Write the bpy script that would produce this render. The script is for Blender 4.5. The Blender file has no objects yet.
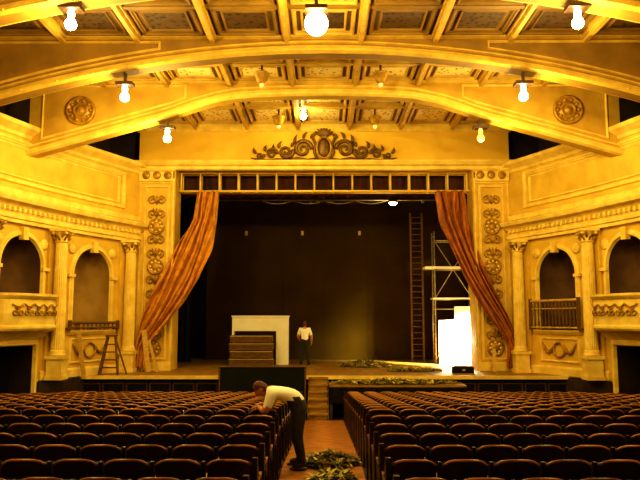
import bpy, math, random
from mathutils import Vector, Matrix
random.seed(7)
scene=bpy.context.scene
scene.view_settings.view_transform='Standard'
try: scene.view_settings.look='Medium High Contrast'
except Exception as e: print('look',e)
PI=math.pi

# ---------------------------------------------------------------- materials
def mat(name,c1,c2=None,rough=0.6,scale=3.0,bump=0.0,metal=0.0,kind='noise',bscale=30,spec=0.4,lo=0.35,hi=0.65):
    m=bpy.data.materials.new(name); m.use_nodes=True
    nt=m.node_tree; n=nt.nodes; l=nt.links
    b=n['Principled BSDF']
    b.inputs['Roughness'].default_value=rough; b.inputs['Metallic'].default_value=metal
    b.inputs['Specular IOR Level'].default_value=spec
    if c2 is None: c2=tuple(x*0.75 for x in c1)
    tc=n.new('ShaderNodeTexCoord')
    if kind=='noise':
        t=n.new('ShaderNodeTexNoise'); t.inputs['Scale'].default_value=scale; t.inputs['Detail'].default_value=5; out=t.outputs['Fac']
    elif kind=='voronoi':
        t=n.new('ShaderNodeTexVoronoi'); t.inputs['Scale'].default_value=scale; out=t.outputs['Distance']
    elif kind=='wood':
        mp=n.new('ShaderNodeMapping'); mp.inputs['Scale'].default_value=(1,1,8)
        t=n.new('ShaderNodeTexNoise'); t.inputs['Scale'].default_value=scale; t.inputs['Detail'].default_value=6
        l.new(tc.outputs['Object'],mp.inputs['Vector']); l.new(mp.outputs['Vector'],t.inputs['Vector']); out=t.outputs['Fac']
    if kind!='wood': l.new(tc.outputs['Object'],t.inputs['Vector'])
    r=n.new('ShaderNodeValToRGB'); r.color_ramp.elements[0].position=lo; r.color_ramp.elements[1].position=hi
    r.color_ramp.elements[0].color=(*c1,1); r.color_ramp.elements[1].color=(*c2,1)
    l.new(out,r.inputs['Fac']); l.new(r.outputs['Color'],b.inputs['Base Color'])
    if bump>0:
        t2=n.new('ShaderNodeTexNoise'); t2.inputs['Scale'].default_value=bscale; l.new(tc.outputs['Object'],t2.inputs['Vector'])
        bp=n.new('ShaderNodeBump'); bp.inputs['Strength'].default_value=bump; bp.inputs['Distance'].default_value=0.02
        l.new((out if kind=='voronoi' else t2.outputs['Fac']),bp.inputs['Height']); l.new(bp.outputs['Normal'],b.inputs['Normal'])
    return m
def emis(name,col,s):
    m=bpy.data.materials.new(name); m.use_nodes=True
    b=m.node_tree.nodes['Principled BSDF']; b.inputs['Base Color'].default_value=(*col,1)
    b.inputs['Emission Color'].default_value=(*col,1); b.inputs['Emission Strength'].default_value=s
    return m
M_wall=mat('plaster_gold',(0.72,0.47,0.045),(0.58,0.35,0.028),0.7,1.5,0.15)
M_trim=mat('plaster_cream_trim',(0.86,0.64,0.13),(0.70,0.47,0.06),0.6,3,0.1)
M_head=mat('header_gold_paint',(0.74,0.47,0.035),(0.64,0.38,0.022),0.7,0.8,0.08)
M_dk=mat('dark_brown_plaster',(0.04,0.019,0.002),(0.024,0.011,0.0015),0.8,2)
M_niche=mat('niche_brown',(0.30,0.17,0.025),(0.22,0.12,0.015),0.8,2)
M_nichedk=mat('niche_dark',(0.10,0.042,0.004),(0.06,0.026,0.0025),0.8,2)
M_orn=mat('gilded_ornament',(0.50,0.28,0.02),(0.26,0.13,0.008),0.45,6,0.2,0.25)
M_orndk=mat('bronze_ornament',(0.18,0.085,0.006),(0.08,0.035,0.003),0.4,5,0.2,0.3)
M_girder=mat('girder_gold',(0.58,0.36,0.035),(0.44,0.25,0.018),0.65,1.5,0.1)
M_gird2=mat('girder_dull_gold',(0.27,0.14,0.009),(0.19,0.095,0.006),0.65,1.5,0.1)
M_gtrim=mat('girder_edge_gold',(0.60,0.38,0.045),(0.46,0.27,0.025),0.65,3,0.1)
M_ceil=mat('ceiling_brown',(0.17,0.08,0.006),(0.11,0.05,0.004),0.8,2)
M_rib=mat('ceiling_rib_gold',(0.64,0.41,0.06),(0.48,0.29,0.03),0.6,3)
M_fret=mat('ceiling_fret_panel',(0.10,0.055,0.006),(0.82,0.62,0.20),0.6,7,0.5,kind='voronoi',lo=0.15,hi=0.38)  # pale tone raised in place of light these bays lack
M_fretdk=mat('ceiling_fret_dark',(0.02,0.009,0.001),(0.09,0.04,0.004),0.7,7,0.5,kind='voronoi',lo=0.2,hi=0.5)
M_black=mat('black_paint',(0.005,0.004,0.001),(0.009,0.007,0.002),0.7,4,spec=0.15)
M_blackg=mat('black_canvas',(0.006,0.007,0.002),(0.010,0.010,0.003),0.8,2,spec=0.15)
M_back=mat('backdrop_brown',(0.042,0.023,0.0018),(0.032,0.017,0.0014),1.0,0.7,0.05,bscale=6,spec=0.0)
M_stage=mat('stage_boards',(0.38,0.21,0.02),(0.22,0.11,0.010),0.5,3,kind='wood')
M_floor=mat('hall_floor_dark',(0.03,0.012,0.002),(0.02,0.008,0.0015),0.7,3)
M_aisle=mat('aisle_floor_worn',(0.46,0.18,0.022),(0.28,0.10,0.012),0.6,5)
M_seat=mat('seat_dark_walnut',(0.030,0.010,0.0016),(0.014,0.005,0.001),0.4,6,kind='wood')
M_seatedge=mat('seat_edge_highlight',(0.46,0.19,0.02),(0.14,0.05,0.006),0.35,5)  # orange highlights along the seat tops, put into the colour
M_iron=mat('seat_iron',(0.012,0.005,0.002),(0.02,0.008,0.003),0.45,8,metal=0.3)
M_curt=mat('curtain_gold_velvet',(0.66,0.30,0.020),(0.42,0.16,0.010),0.75,4,0.1)
M_curt2=mat('curtain_amber_velvet',(0.44,0.14,0.010),(0.26,0.075,0.006),0.75,4,0.1)
M_red=mat('border_maroon',(0.07,0.014,0.003),(0.04,0.008,0.002),0.8,4)
M_wood=mat('raw_timber',(0.60,0.38,0.06),(0.42,0.25,0.035),0.6,4,kind='wood')
M_woodd=mat('dark_timber',(0.16,0.075,0.009),(0.09,0.04,0.005),0.6,4,kind='wood')
M_white=mat('white_paint',(0.90,0.86,0.68),(0.84,0.79,0.58),0.6,3)
M_metal=mat('scaffold_steel',(0.45,0.38,0.2),(0.3,0.24,0.12),0.4,5,metal=0.5)
M_fix=mat('fixture_brown',(0.08,0.03,0.005),(0.05,0.02,0.003),0.5,5)
M_bulb=emis('bulb_glow',(1.0,0.88,0.45),40)
M_halo=emis('halogen_glow',(1.0,0.93,0.7),60)
M_bulbdim=emis('bulb_dim',(1.0,0.6,0.10),1.4)
M_leaf=[mat('foliage_olive',(0.34,0.30,0.035),(0.18,0.17,0.02),0.6,5),mat('foliage_straw',(0.76,0.62,0.15),(0.55,0.41,0.07),0.6,5),mat('foliage_dark',(0.06,0.055,0.01),(0.035,0.03,0.008),0.6,5)]
M_skin=mat('skin',(0.62,0.26,0.07),(0.52,0.20,0.05),0.5,6)
M_lips=mat('lips',(0.4,0.12,0.07))
M_hair=mat('hair_auburn',(0.16,0.04,0.007),(0.08,0.02,0.004),0.6,30)
M_shirt=mat('shirt_white',(0.95,0.93,0.80),(0.92,0.88,0.72),0.8,6)
M_jean=mat('trousers_dark',(0.035,0.028,0.014),(0.022,0.018,0.010),0.8,10)
M_shoe=mat('shoe_black',(0.02,0.012,0.006),(0.03,0.015,0.008),0.5,10)

# ---------------------------------------------------------------- mesh builder
class MB:
    def __init__(s): s.v=[];s.f=[];s.m=[];s.sm=[];s.mats=[]
    def mi(s,m):
        if m not in s.mats: s.mats.append(m)
        return s.mats.index(m)
    def add(s,vs,fs,m,smooth=False,xf=None):
        o=len(s.v); k=s.mi(m)
        for p in vs:
            s.v.append(tuple(xf(*p)) if xf else tuple(p))
        for f in fs:
            s.f.append([o+i for i in f]); s.m.append(k); s.sm.append(smooth)
    def box(s,x0,x1,y0,y1,z0,z1,m,xf=None,nx=1):
        vs=[];fs=[]
        for i in range(nx+1):
            x=x0+(x1-x0)*i/nx
            vs+=[(x,y0,z0),(x,y1,z0),(x,y1,z1),(x,y0,z1)]
        for i in range(nx):
            a=4*i
            for j in range(4):
                k=(j+1)%4; fs.append([a+j,a+k,a+4+k,a+4+j])
        fs.append([3,2,1,0]); e=4*nx; fs.append([e,e+1,e+2,e+3])
        s.add(vs,fs,m,False,xf)
    def lathe(s,prof,c,m,seg=16,xf=None,smooth=True,sx=1,sy=1,axis='z'):
        vs=[];fs=[];n=len(prof)
        for (r,h) in prof:
            for j in range(seg):
                a=2*PI*j/seg; p=(r*math.cos(a)*sx,r*math.sin(a)*sy,h)
                vs.append((c[0]+p[0],c[1]+p[1],c[2]+p[2]))
        for i in range(n-1):
            for j in range(seg):
                k=(j+1)%seg; fs.append([i*seg+j,i*seg+k,(i+1)*seg+k,(i+1)*seg+j])
        fs.append(list(range(seg))[::-1]); fs.append([(n-1)*seg+j for j in range(seg)])
        s.add(vs,fs,m,smooth,xf)
    def ball(s,c,r,m,seg=12,rings=8,sc=(1,1,1),xf=None):
        prof=[(max(1e-4,r*math.sin(PI*i/rings)),-r*math.cos(PI*i/rings)) for i in range(rings+1)]
        vs=[];fs=[]
        for (rr,h) in prof:
            for j in range(seg):
                a=2*PI*j/seg; vs.append((c[0]+rr*math.cos(a)*sc[0],c[1]+rr*math.sin(a)*sc[1],c[2]+h*sc[2]))
        for i in range(rings):
            for j in range(seg):
                k=(j+1)%seg; fs.append([i*seg+j,i*seg+k,(i+1)*seg+k,(i+1)*seg+j])
        s.add(vs,fs,m,True,xf)
    def tube(s,pts,rad,m,seg=8,closed=False,xf=None,smooth=True):
        pts=[Vector(p) for p in pts]; n=len(pts)
        if not hasattr(rad,'__len__'): rad=[rad]*n
        vs=[];fs=[]; prev=None
        for i in range(n):
            if closed: t=pts[(i+1)%n]-pts[i-1]
            else: t=pts[min(i+1,n-1)]-pts[max(i-1,0)]
            if t.length<1e-9: t=Vector((0,0,1))
            t.normalize()
            if prev is None:
                up=Vector((0,0,1)) if abs(t.z)<0.9 else Vector((0,1,0))
                u=t.cross(up).normalized()
            else:
                u=(prev-t*prev.dot(t))
                u=u.normalized() if u.length>1e-6 else t.orthogonal().normalized()
            prev=u; w=t.cross(u)
            for j in range(seg):
                a=2*PI*j/seg; vs.append(tuple(pts[i]+(u*math.cos(a)+w*math.sin(a))*rad[i]))
        for i in range(n if closed else n-1):
            i2=(i+1)%n
            for j in range(seg):
                k=(j+1)%seg; fs.append([i*seg+j,i*seg+k,i2*seg+k,i2*seg+j])
        if not closed:
            fs.append(list(range(seg))[::-1]); fs.append([(n-1)*seg+j for j in range(seg)])
        s.add(vs,fs,m,smooth,xf)
    def bar(s,p,q,r,m,seg=6): s.tube([p,q],r,m,seg,smooth=(seg>4))
    def sweep(s,prof,us,m,xf,smooth=False):
        vs=[];fs=[];n=len(prof)
        for u in us:
            for (w,z) in prof: vs.append((u,w,z))
        for i in range(len(us)-1):
            for j in range(n-1): fs.append([i*n+j,i*n+j+1,(i+1)*n+j+1,(i+1)*n+j])
        fs.append(list(range(n))); fs.append([(len(us)-1)*n+j for j in range(n)][::-1])
        s.add(vs,fs,m,smooth,xf)
    def band(s,path,half,w0,w1,m,xf,closed=False):
        n=len(path); vs=[];fs=[]
        for i in range(n):
            if closed: a=path[i-1]; b=path[(i+1)%n]; c=path[i]
            else: a=path[max(i-1,0)]; b=path[min(i+1,n-1)]; c=path[i]
            d1=Vector((c[0]-a[0],c[1]-a[1])); d2=Vector((b[0]-c[0],b[1]-c[1]))
            if d1.length<1e-9: d1=d2
            if d2.length<1e-9: d2=d1
            d1=d1.normalized(); d2=d2.normalized(); t=(d1+d2).normalized(); nn=Vector((-t.y,t.x))
            k=1/max(0.5,nn.dot(Vector((-d1.y,d1.x))))
            for (o,w) in ((-1,w0),(-0.6,w1),(0.1,w1),(0.4,w0+(w1-w0)*.55),(1,w0+(w1-w0)*.4),(1,w0)):
                vs.append((c[0]+nn.x*half*o*k,w,c[1]+nn.y*half*o*k))
        q=6
        for i in range(n if closed else n-1):
            i2=(i+1)%n
            for j in range(q-1): fs.append([i*q+j,i*q+j+1,i2*q+j+1,i2*q+j])
        if not closed: fs.append(list(range(q))); fs.append([(n-1)*q+j for j in range(q)])
        s.add(vs,fs,m,False,xf)
    def mesh(s,name):
        me=bpy.data.meshes.new(name); me.from_pydata(s.v,[],s.f)
        for m in s.mats: me.materials.append(m)
        me.polygons.foreach_set('material_index',s.m); me.polygons.foreach_set('use_smooth',s.sm); me.update()
        return me
    def obj(s,name,parent=None):
        o=bpy.data.objects.new(name,s.mesh(name)); scene.collection.objects.link(o)
        if parent: o.parent=parent
        return o
def subdiv_rect(u0,u1,z0,z1,n=20):
    return [(u0+(u1-u0)*i/n,z0) for i in range(n+1)]+[(u1-(u1-u0)*i/n,z1) for i in range(n+1)]
def spiral(cx,cz,r0,r1,turns,a0,dr=1,n=28):
    return [(cx+(r0+(r1-r0)*i/n)*math.cos(a0+dr*turns*2*PI*i/n),cz+(r0+(r1-r0)*i/n)*math.sin(a0+dr*turns*2*PI*i/n)) for i in range(n+1)]

STG=1.5; CEIL=10.55
def floorz(y):
    if y<10.5: return 1.12
    return 1.12-(y-10.5)*(0.92/12.1)
def g(d):
    d=min(d,13.9); return 0.5*d-0.018*d*d
def wallmap(side):          # side -1 = house left, +1 = house right
    def f(u,w,z):
        gp=0.5-0.036*u if u<13.9 else 0.0
        k=math.hypot(1,gp); x=(6.85+g(u))-w/k; y=25-u-gp*w/k
        return (x*side,y,z)
    return f
def fl(Y0): return lambda u,w,z:(u,Y0-w,z)

# ---------------------------------------------------------------- side walls
def lin(a,b,n): return [a+(b-a)*i/n for i in range(n+1)]
def build_side(side,name):
    xf=wallmap(side); mb=MB()
    def arch(uc,hw,zb,zs):
        def ht(u):
            t=max(0,1-((u-uc)/hw)**2); return zs+hw*1.08*math.sqrt(t)
        return (uc-hw,uc+hw,zb,ht)
    nic=[arch(2.05,0.80,2.97,4.78),arch(5.0,0.80,3.3,4.88),arch(8.2,0.8,3.3,4.88),arch(11.4,0.8,3.3,4.88)]
    doors=[(4.35,5.75,0.0,lambda u:2.55),(7.5,8.9,0.0,lambda u:2.55)]
    us=set(lin(0,28,112))
    for (a,b,_,h) in nic:
        us=set(u for u in us if not(a-0.02<u<b+0.02))
        for i in range(25): us.add((a+b)/2-(b-a)/2*math.cos(PI*i/24))
    for (a,b,_,h) in doors: us.add(a);us.add(b)
    us=sorted(us)
    vs=[];fs=[]
    for i in range(len(us)-1):
        ua,ub=us[i],us[i+1]
        if ub-ua<1e-6: continue
        um=(ua+ub)/2
        hs=sorted([h for h in nic+doors if h[0]-1e-6<um<h[1]+1e-6],key=lambda h:h[2])
        za=0.0;zb_=0.0
        ints=[]
        for h in hs:
            ints.append((za,h[2],zb_,h[2])); za=h[3](ua); zb_=h[3](ub)
        ints.append((za,9.0,zb_,9.0))
        for (p,q,r,t) in ints:
            if q-p<1e-4 and t-r<1e-4: continue
            k=len(vs); vs+=[(ua,0,p),(ub,0,r),(ub,0,t),(ua,0,q)]; fs.append([k,k+1,k+2,k+3])
    mb.add(vs,fs,M_wall,False,xf)
    for idx,(a,b,zb,h) in enumerate(nic):
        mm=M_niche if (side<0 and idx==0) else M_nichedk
        D=0.65; n=20; uc=(a+b)/2;hw=(b-a)/2; vs=[];fs=[]
        for i in range(n+1):
            t=-math.cos(PI*i/n); u=uc+hw*t; w=-D*max(0.0,1-t*t)**0.35-0.001
            ht=h(u); vs+=[(u,0,zb),(u,w,zb),(u,w,ht),(u,0,ht)]
        for i in range(n):
            k=4*i
            for j in range(3): fs.append([k+j,k+j+1,k+5+j,k+4+j])
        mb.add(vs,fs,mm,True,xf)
        zs=(4.78 if idx==0 else 4.88)
        pth=[(uc+(hw+0.09)*math.cos(PI-PI*i/24),zs+(hw+0.09)*1.08*math.sin(PI*i/24)) for i in range(25)]
        pth=[(pth[0][0],zb)]+pth+[(pth[-1][0],zb)]
        mb.band(pth,0.09,0,0.09,M_trim,xf)
        zk=pth[13][1]; mb.box(uc-0.1,uc+0.1,0,0.17,zk-0.2,zk+0.17,M_trim,xf)
        for sgn in(-1,1):
            mb.box(uc+sgn*(hw+0.13)-0.14,uc+sgn*(hw+0.13)+0.14,0,0.12,zs-0.1,zs,M_trim,xf)
            mb.lathe([(0.16,0),(0.17,0.03),(0.12,0.06),(0.07,0.05),(0.03,0.09)],(0,0,0),M_trim,14,xf=lambda X,Y,Z,uc=uc,sgn=sgn:xf(uc+sgn*0.88+X,Z,5.6+Y))
        mb.sweep([(0,zb-0.16),(0.08,zb-0.14),(0.16,zb-0.04),(0.16,zb),(0,zb)],lin(a-0.2,b+0.2,10),M_trim,xf)
    for (a,b,z0,h) in doors:
        mb.box(a,b,-0.9,-0.85,0,2.55,M_black,xf,6); mb.box(a,b,-0.9,0,2.55,2.6,M_dk,xf,6)
        mb.box(a-0.02,a,-0.9,0,0,2.55,M_dk,xf); mb.box(b,b+0.02,-0.9,0,0,2.55,M_dk,xf)
        mb.band([(a-0.08,0),(a-0.08,2.63),(b+0.08,2.63),(b+0.08,0)],0.09,0,0.1,M_trim,xf)
        mb.sweep([(0,2.72),(0.1,2.74),(0.2,2.84),(0.2,2.9),(0,2.9)],lin(a-0.25,b+0.25,10),M_trim,xf)
    U=lin(-0.0,28,110)
    mb.sweep([(0,1.5),(0.10,1.5),(0.10,1.72),(0.05,1.78),(0,1.78)],lin(0,4.1,20),M_trim,xf)
    # darker band on the wall below stage level
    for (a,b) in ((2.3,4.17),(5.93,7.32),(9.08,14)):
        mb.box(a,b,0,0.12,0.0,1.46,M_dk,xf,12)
    mb.sweep([(0,6.1),(0.14,6.1),(0.14,6.2),(0.19,6.22),(0.19,6.32),(0.16,6.34),(0.16,6.5),(0.24,6.52),(0.30,6.60),(0.46,6.66),(0.50,6.76),(0.50,6.80),(0,6.86)],U,M_trim,xf)
    u=0.15
    while u<14:
        mb.box(u,u+0.09,0.16,0.28,6.42,6.52,M_trim,xf); u+=0.2
    mb.sweep([(0,6.9),(0.12,6.9),(0.12,7.06),(0.05,7.1),(0,7.1)],U,M_trim,xf)
    mb.sweep([(0,8.66),(0.05,8.68),(0.08,8.78),(0.2,8.86),(0.3,8.92),(0.32,9.04),(0,9.06)],U,M_trim,xf)
    for (a,b) in ((0.75,7.0),(7.5,13.0)):
        for (ins,h_,w_) in ((0,0.07,0.08),(0.22,0.035,0.05)):
            A=a+ins;B=b-ins;Z0=7.32+ins*.7;Z1=8.52-ins*.7
            mb.band(subdiv_rect(A,B,Z0,Z1,24),h_,0,w_,M_trim,xf,True)
    mb.band(subdiv_rect(1.25,2.85,1.95,2.68,6),0.035,0,0.05,M_trim,xf,True)
    mb.tube([xf(2.05+0.24*math.cos(t),0.05,2.32+0.24*math.sin(t)) for t in lin(0,2*PI*23/24,23)],0.04,M_orn,6,True)
    for sgn in(-1,1):
        mb.tube([xf(2.05+sgn*(0.22+0.5*t),0.06,2.45-0.45*math.sin(PI*t)*0.6+0.1*t) for t in lin(0,1,10)],[0.03+0.03*math.sin(PI*t) for t in lin(0,1,10)],M_orn,6)
    for uc in (0.62,3.72,6.45,9.8):
        mb.box(uc-0.24,uc+0.24,0,0.09,1.5,6.1,M_wall,xf)
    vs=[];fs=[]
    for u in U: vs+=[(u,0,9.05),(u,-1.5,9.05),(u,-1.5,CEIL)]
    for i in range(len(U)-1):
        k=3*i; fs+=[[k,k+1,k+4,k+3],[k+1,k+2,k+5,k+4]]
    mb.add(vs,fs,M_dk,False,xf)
    return mb.obj(name)
build_side(-1,'wall_left'); build_side(1,'wall_right')

def column(side,uc,z0,z1):
    xf=wallmap(side); mb=MB(); c=xf(uc,0.33,0)
    def at(x,y,z): return (c[0]+x,c[1]+y,z)
    mb.box(-0.27,0.27,-0.27,0.27,z0,z0+0.12,M_trim,at)
    mb.box(-0.235,0.235,-0.235,0.235,z0+0.12,z0+0.62,M_trim,at)
    mb.box(-0.28,0.28,-0.28,0.28,z0+0.62,z0+0.72,M_trim,at)
    b=z0+0.72; H=z1-0.42
    mb.lathe([(0.26,b),(0.265,b+0.05),(0.22,b+0.08),(0.24,b+0.13),(0.2,b+0.17)],(c[0],c[1],0),M_trim,20)
    seg=40; vs=[];fs=[]; hs=lin(b+0.17,H,8)
    for i,h in enumerate(hs):
        t=i/8; r=0.2-0.028*t*t
        for j in range(seg):
            rr=r*(1 if j%2==0 else 0.93); a=2*PI*j/seg; vs.append((c[0]+rr*math.cos(a),c[1]+rr*math.sin(a),h))
    for i in range(8):
        for j in range(seg):
            k=(j+1)%seg; fs.append([i*seg+j,i*seg+k,(i+1)*seg+k,(i+1)*seg+j])
    mb.add(vs,fs,M_trim)
    mb.lathe([(0.175,H),(0.21,H+0.02),(0.21,H+0.05),(0.175,H+0.07),(0.18,H+0.2),(0.23,H+0.3),(0.27,H+0.33)],(c[0],c[1],0),M_trim,20)
    for k in range(8):
        a=2*PI*k/8
        for (r0,zz,s_) in ((0.2,H+0.1,0.07),(0.22,H+0.22,0.08)):
            a2=a+(0.39 if zz>H+0.15 else 0)
            ca,sa=math.cos(a2),math.sin(a2)
            mb.tube([(c[0]+ca*(0.17),c[1]+sa*0.17,zz-0.06),(c[0]+ca*(r0+0.01),c[1]+sa*(r0+0.01),zz),(c[0]+ca*(r0+0.06),c[1]+sa*(r0+0.06),zz+0.06),(c[0]+ca*(r0+0.09),c[1]+sa*(r0+0.09),zz+0.03)],[0.03,0.035,0.03,0.012],M_orn,6)
    for sx in(-1,1):
        for sy in(-1,1):
            mb.ball((c[0]+sx*0.2,c[1]+sy*0.2,H+0.3),0.07,M_trim,10,6)
    mb.box(-0.29,0.29,-0.29,0.29,H+0.34,H+0.42,M_trim,at)
    return mb.obj('fluted_column')
for s in(-1,1):
    column(s,0.62,STG,6.1); column(s,3.72,STG,6.1)
    column(s,6.45,floorz(18.6),6.1); column(s,9.8,floorz(15.2),6.1)

def opera_box(side,uc):
    xf=wallmap(side); mb=MB(); hw=1.12
    prof=[(0.0,2.75),(0.25,2.8),(0.45,2.92),(0.86,3.0),(0.92,3.06),(0.92,3.12),(0.84,3.16),(0.86,3.3),(0.90,3.5),(0.86,3.78),(0.84,3.88),(0.93,3.92),(1.0,3.98),(1.0,4.05),(0.8,4.05),(0.74,4.0),(0.74,3.05)]
    n=28; vs=[];fs=[]; q=len(prof)
    for i in range(n+1):
        th=-PI/2+PI*i/n
        for (w,z) in prof:
            cu=hw*(abs(math.sin(th))**0.8)*math.copysign(1,math.sin(th)); cw=math.cos(th)**0.55 if math.cos(th)>0 else 0
            vs.append((uc+cu*(0.86+0.14*w/0.9 if w>0.05 else 0.86),w*cw*0.8+0.001,z))
    for i in range(n):
        for j in range(q-1): fs.append([i*q+j,i*q+j+1,(i+1)*q+j+1,(i+1)*q+j])
    mb.add(vs,fs,M_trim,False,xf)
    m2=[(uc+hw*0.95*math.sin(-PI/2+PI*i/n),0.58*max(0,math.cos(-PI/2+PI*i/n))**0.55,3.06) for i in range(n+1)]
    mb.add(m2,[list(range(n+1))],M_dk,False,xf)
    def on(u,z,off=0.03):
        t=max(-1,min(1,(u-uc)/hw)); t=math.copysign(abs(t)**1.25,t); return xf(u,0.9*0.8*(math.cos(math.asin(t))**0.55)+off,z)
    for k in range(-2,3):
        c=uc+k*0.36
        for dr in (1,-1):
            sp=spiral(c+dr*0.08,3.52,0.12,0.02,1.2,PI/2,dr,16)
            mb.tube([on(a,b) for a,b in sp],0.022,M_orn,5)
        mb.ball(on(c,3.52),0.05,M_orn,8,5)
        mb.tube([on(c-0.17+0.34*t,3.75-0.08*math.sin(PI*t)) for t in lin(0,1,8)],0.025,M_orn,5)
    return mb.obj('opera_box')
for s in(-1,1): opera_box(s,5.0); opera_box(s,8.2)

def railing(side,z0,h):
    xf=wallmap(side); mb=MB(); n=10; mm=M_woodd
    for zz,r in ((z0+h,0.05),(z0+0.06,0.035)):
        mb.tube([xf(u,0.2,zz) for u in lin(1.0,3.1,n)],r,mm if h<0.5 else M_wood,6)
    if h>0.5: mb.tube([xf(u,0.2,z0+h*0.72) for u in lin(1.0,3.1,n)],0.025,M_wood,6)
    for u in lin(1.05,3.05,13 if h>0.5 else 11):
        mb.lathe([(0.02,z0+0.0),(0.035,z0+h*0.2),(0.02,z0+h*0.4),(0.03,z0+h*0.7),(0.02,z0+h)],tuple(list(xf(u,0.2,0))[:2])+(0,),mm,8)
    for u in (1.0,3.1):
        c=xf(u,0.2,0); mb.box(c[0]-0.05,c[0]+0.05,c[1]-0.05,c[1]+0.05,z0-0.02,z0+h+0.08,mm)
    for u in (1.0,2.05,3.1): mb.bar(xf(u,0.0,z0+0.03),xf(u,0.2,z0+0.03),0.03,M_woodd,6)
    mb.obj('balcony_railing')
railing(-1,2.99,0.22); railing(1,2.99,0.95)

# ---------------------------------------------------------------- proscenium wall
mb=MB(); Y0=25.0; xf=fl(Y0)
OW=5.5; OT=8.9
mb.box(-6.85,-OW,Y0,Y0+1.0,0,CEIL,M_wall); mb.box(OW,6.85,Y0,Y0+1.0,0,CEIL,M_wall)
mb.box(-OW,OW,Y0,Y0+1.0,OT,CEIL,M_head)
mb.box(-6.86,6.86,Y0-0.06,Y0,9.12,10.5,M_head)
mb.box(-14,-6.85,25.9,26.1,0,CEIL,M_dk); mb.box(6.85,14,25.9,26.1,0,CEIL,M_dk)
mb.sweep([(0,8.82),(0.1,8.84),(0.1,8.95),(0.2,9.0),(0.26,9.1),(0.26,9.16),(0.06,9.2)],[-6.95,6.95],M_trim,xf)
mb.sweep([(0.05,10.25),(0.12,10.28),(0.3,10.45),(0.34,10.55),(0.05,10.55)],[-6.95,6.95],M_trim,xf)
mb.band([(-OW-0.06,STG),(-OW-0.06,OT-0.02),(OW+0.06,OT-0.02),(OW+0.06,STG)],0.07,0,0.12,M_trim,xf)
for s in(-1,1):
    xc=s*6.16
    mb.band([(xc-0.42,1.9),(xc-0.42,8.2),(xc+0.42,8.2),(xc+0.42,1.9)],0.045,0,0.08,M_trim,xf,True)
    mb.band([(xc-0.62,1.6),(xc-0.62,8.35),(xc+0.62,8.35),(xc+0.62,1.6)],0.03,0,0.05,M_trim,xf,True)
    mb.box(xc-0.66,xc+0.66,Y0-0.14,Y0,STG,1.8,M_trim)
    mb.sweep([(0,8.38),(0.1,8.4),(0.12,8.5),(0.12,8.74),(0.2,8.8),(0.22,8.86),(0,8.86)],[xc-0.67,xc+0.67],M_trim,xf)
    for k in range(-1,2):
        mb.lathe([(0.14,0),(0.15,0.04),(0.1,0.05),(0.05,0.08)],(0,0,0),M_orn,14,xf=lambda X,Y,Z,k=k,xc=xc:(xc+k*0.4+X,Y0-0.12-Z,8.61+Y))
    z=2.3;i=0
    while z<8.0:
        if i%3==0:
            mb.lathe([(0.30,0),(0.31,0.05),(0.25,0.07),(0.23,0.03),(0.15,0.03),(0.10,0.09),(0.04,0.1)],(0,0,0),M_orn,20,xf=lambda X,Y,Z,z=z,xc=xc:(xc+X,Y0-0.01-Z,z+Y))
            for k in range(8):
                a=k*PI/4; mb.ball((xc+0.19*math.cos(a),Y0-0.06,z+0.19*math.sin(a)),0.045,M_trim,8,5)
        else:
            for dr in(1,-1):
                sp=spiral(xc+dr*0.16,z,0.16,0.03,1.3,-PI/2 if i%3==1 else PI/2,dr if i%3==1 else -dr,18)
                mb.tube([(a,Y0-0.05,b) for a,b in sp],0.03,M_orn,6)
            for k in(-1,0,1):
                mb.tube([(xc,Y0-0.05,z-0.15),(xc+k*0.07,Y0-0.08,z+0.05),(xc+k*0.14,Y0-0.05,z+0.2)],[0.02,0.045,0.01],M_orn,6)
        z+=0.49;i+=1
mb.obj('wall_proscenium')

# cartouche
mb=MB(); yb=24.93
def T(pts,r,m=M_orndk,d=0.06): mb.tube([(a,yb-d,b) for a,b in pts],r,m,7)
zc=9.62
for s in(-1,1):
    def X(p): return [(s*a,b) for a,b in p]
    T(X(spiral(0.78,zc-0.02,0.34,0.04,1.7,PI,-1,36)),[0.085-0.04*i/36 for i in range(37)])
    T(X(spiral(1.40,zc-0.12,0.27,0.03,1.6,PI*0.9,1,34)),[0.075-0.035*i/34 for i in range(35)])
    T(X(spiral(1.93,zc-0.2,0.2,0.03,1.5,PI,-1,30)),[0.06-0.03*i/30 for i in range(31)])
    T(X(spiral(2.36,zc-0.27,0.14,0.02,1.4,PI*0.9,1,26)),[0.05-0.025*i/26 for i in range(27)])
    base=[(0.2,zc-0.4),(0.6,zc-0.46),(1.0,zc-0.38),(1.35,zc-0.46),(1.7,zc-0.42),(2.1,zc-0.46),(2.45,zc-0.42),(2.72,zc-0.36)]
    T(X(base),[0.07,0.07,0.065,0.06,0.055,0.05,0.04,0.015])
    for (lx,lz,ang,L) in ((0.5,0.38,1.9,0.34),(0.75,0.36,1.4,0.3),(1.05,0.2,1.1,0.34),(1.2,0.05,1.6,0.3),(1.65,0.0,1.2,0.3),(1.8,-0.1,0.7,0.28),(2.15,-0.12,1.0,0.26),(2.5,-0.2,0.5,0.26),(1.1,-0.42,-0.6,0.22),(1.7,-0.42,-0.5,0.2),(2.2,-0.4,-0.4,0.2),(0.6,-0.45,-0.8,0.22)):
        p=[(lx+L*t*math.cos(ang+0.7*t)*1,zc+lz+L*t*math.sin(ang+0.7*t)) for t in lin(0,1,6)]
        T(X(p),[0.02,0.05,0.065,0.06,0.04,0.02,0.006],d=0.08)
    T(X([(0.12,zc+0.5),(0.3,zc+0.6),(0.42,zc+0.42),(0.3,zc+0.15),(0.36,zc-0.15),(0.25,zc-0.4),(0.08,zc-0.5)]),0.06)
mb.ball((0,yb-0.02,zc+0.02),0.3,M_orndk,18,12,(0.8,0.42,1.25))
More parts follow.
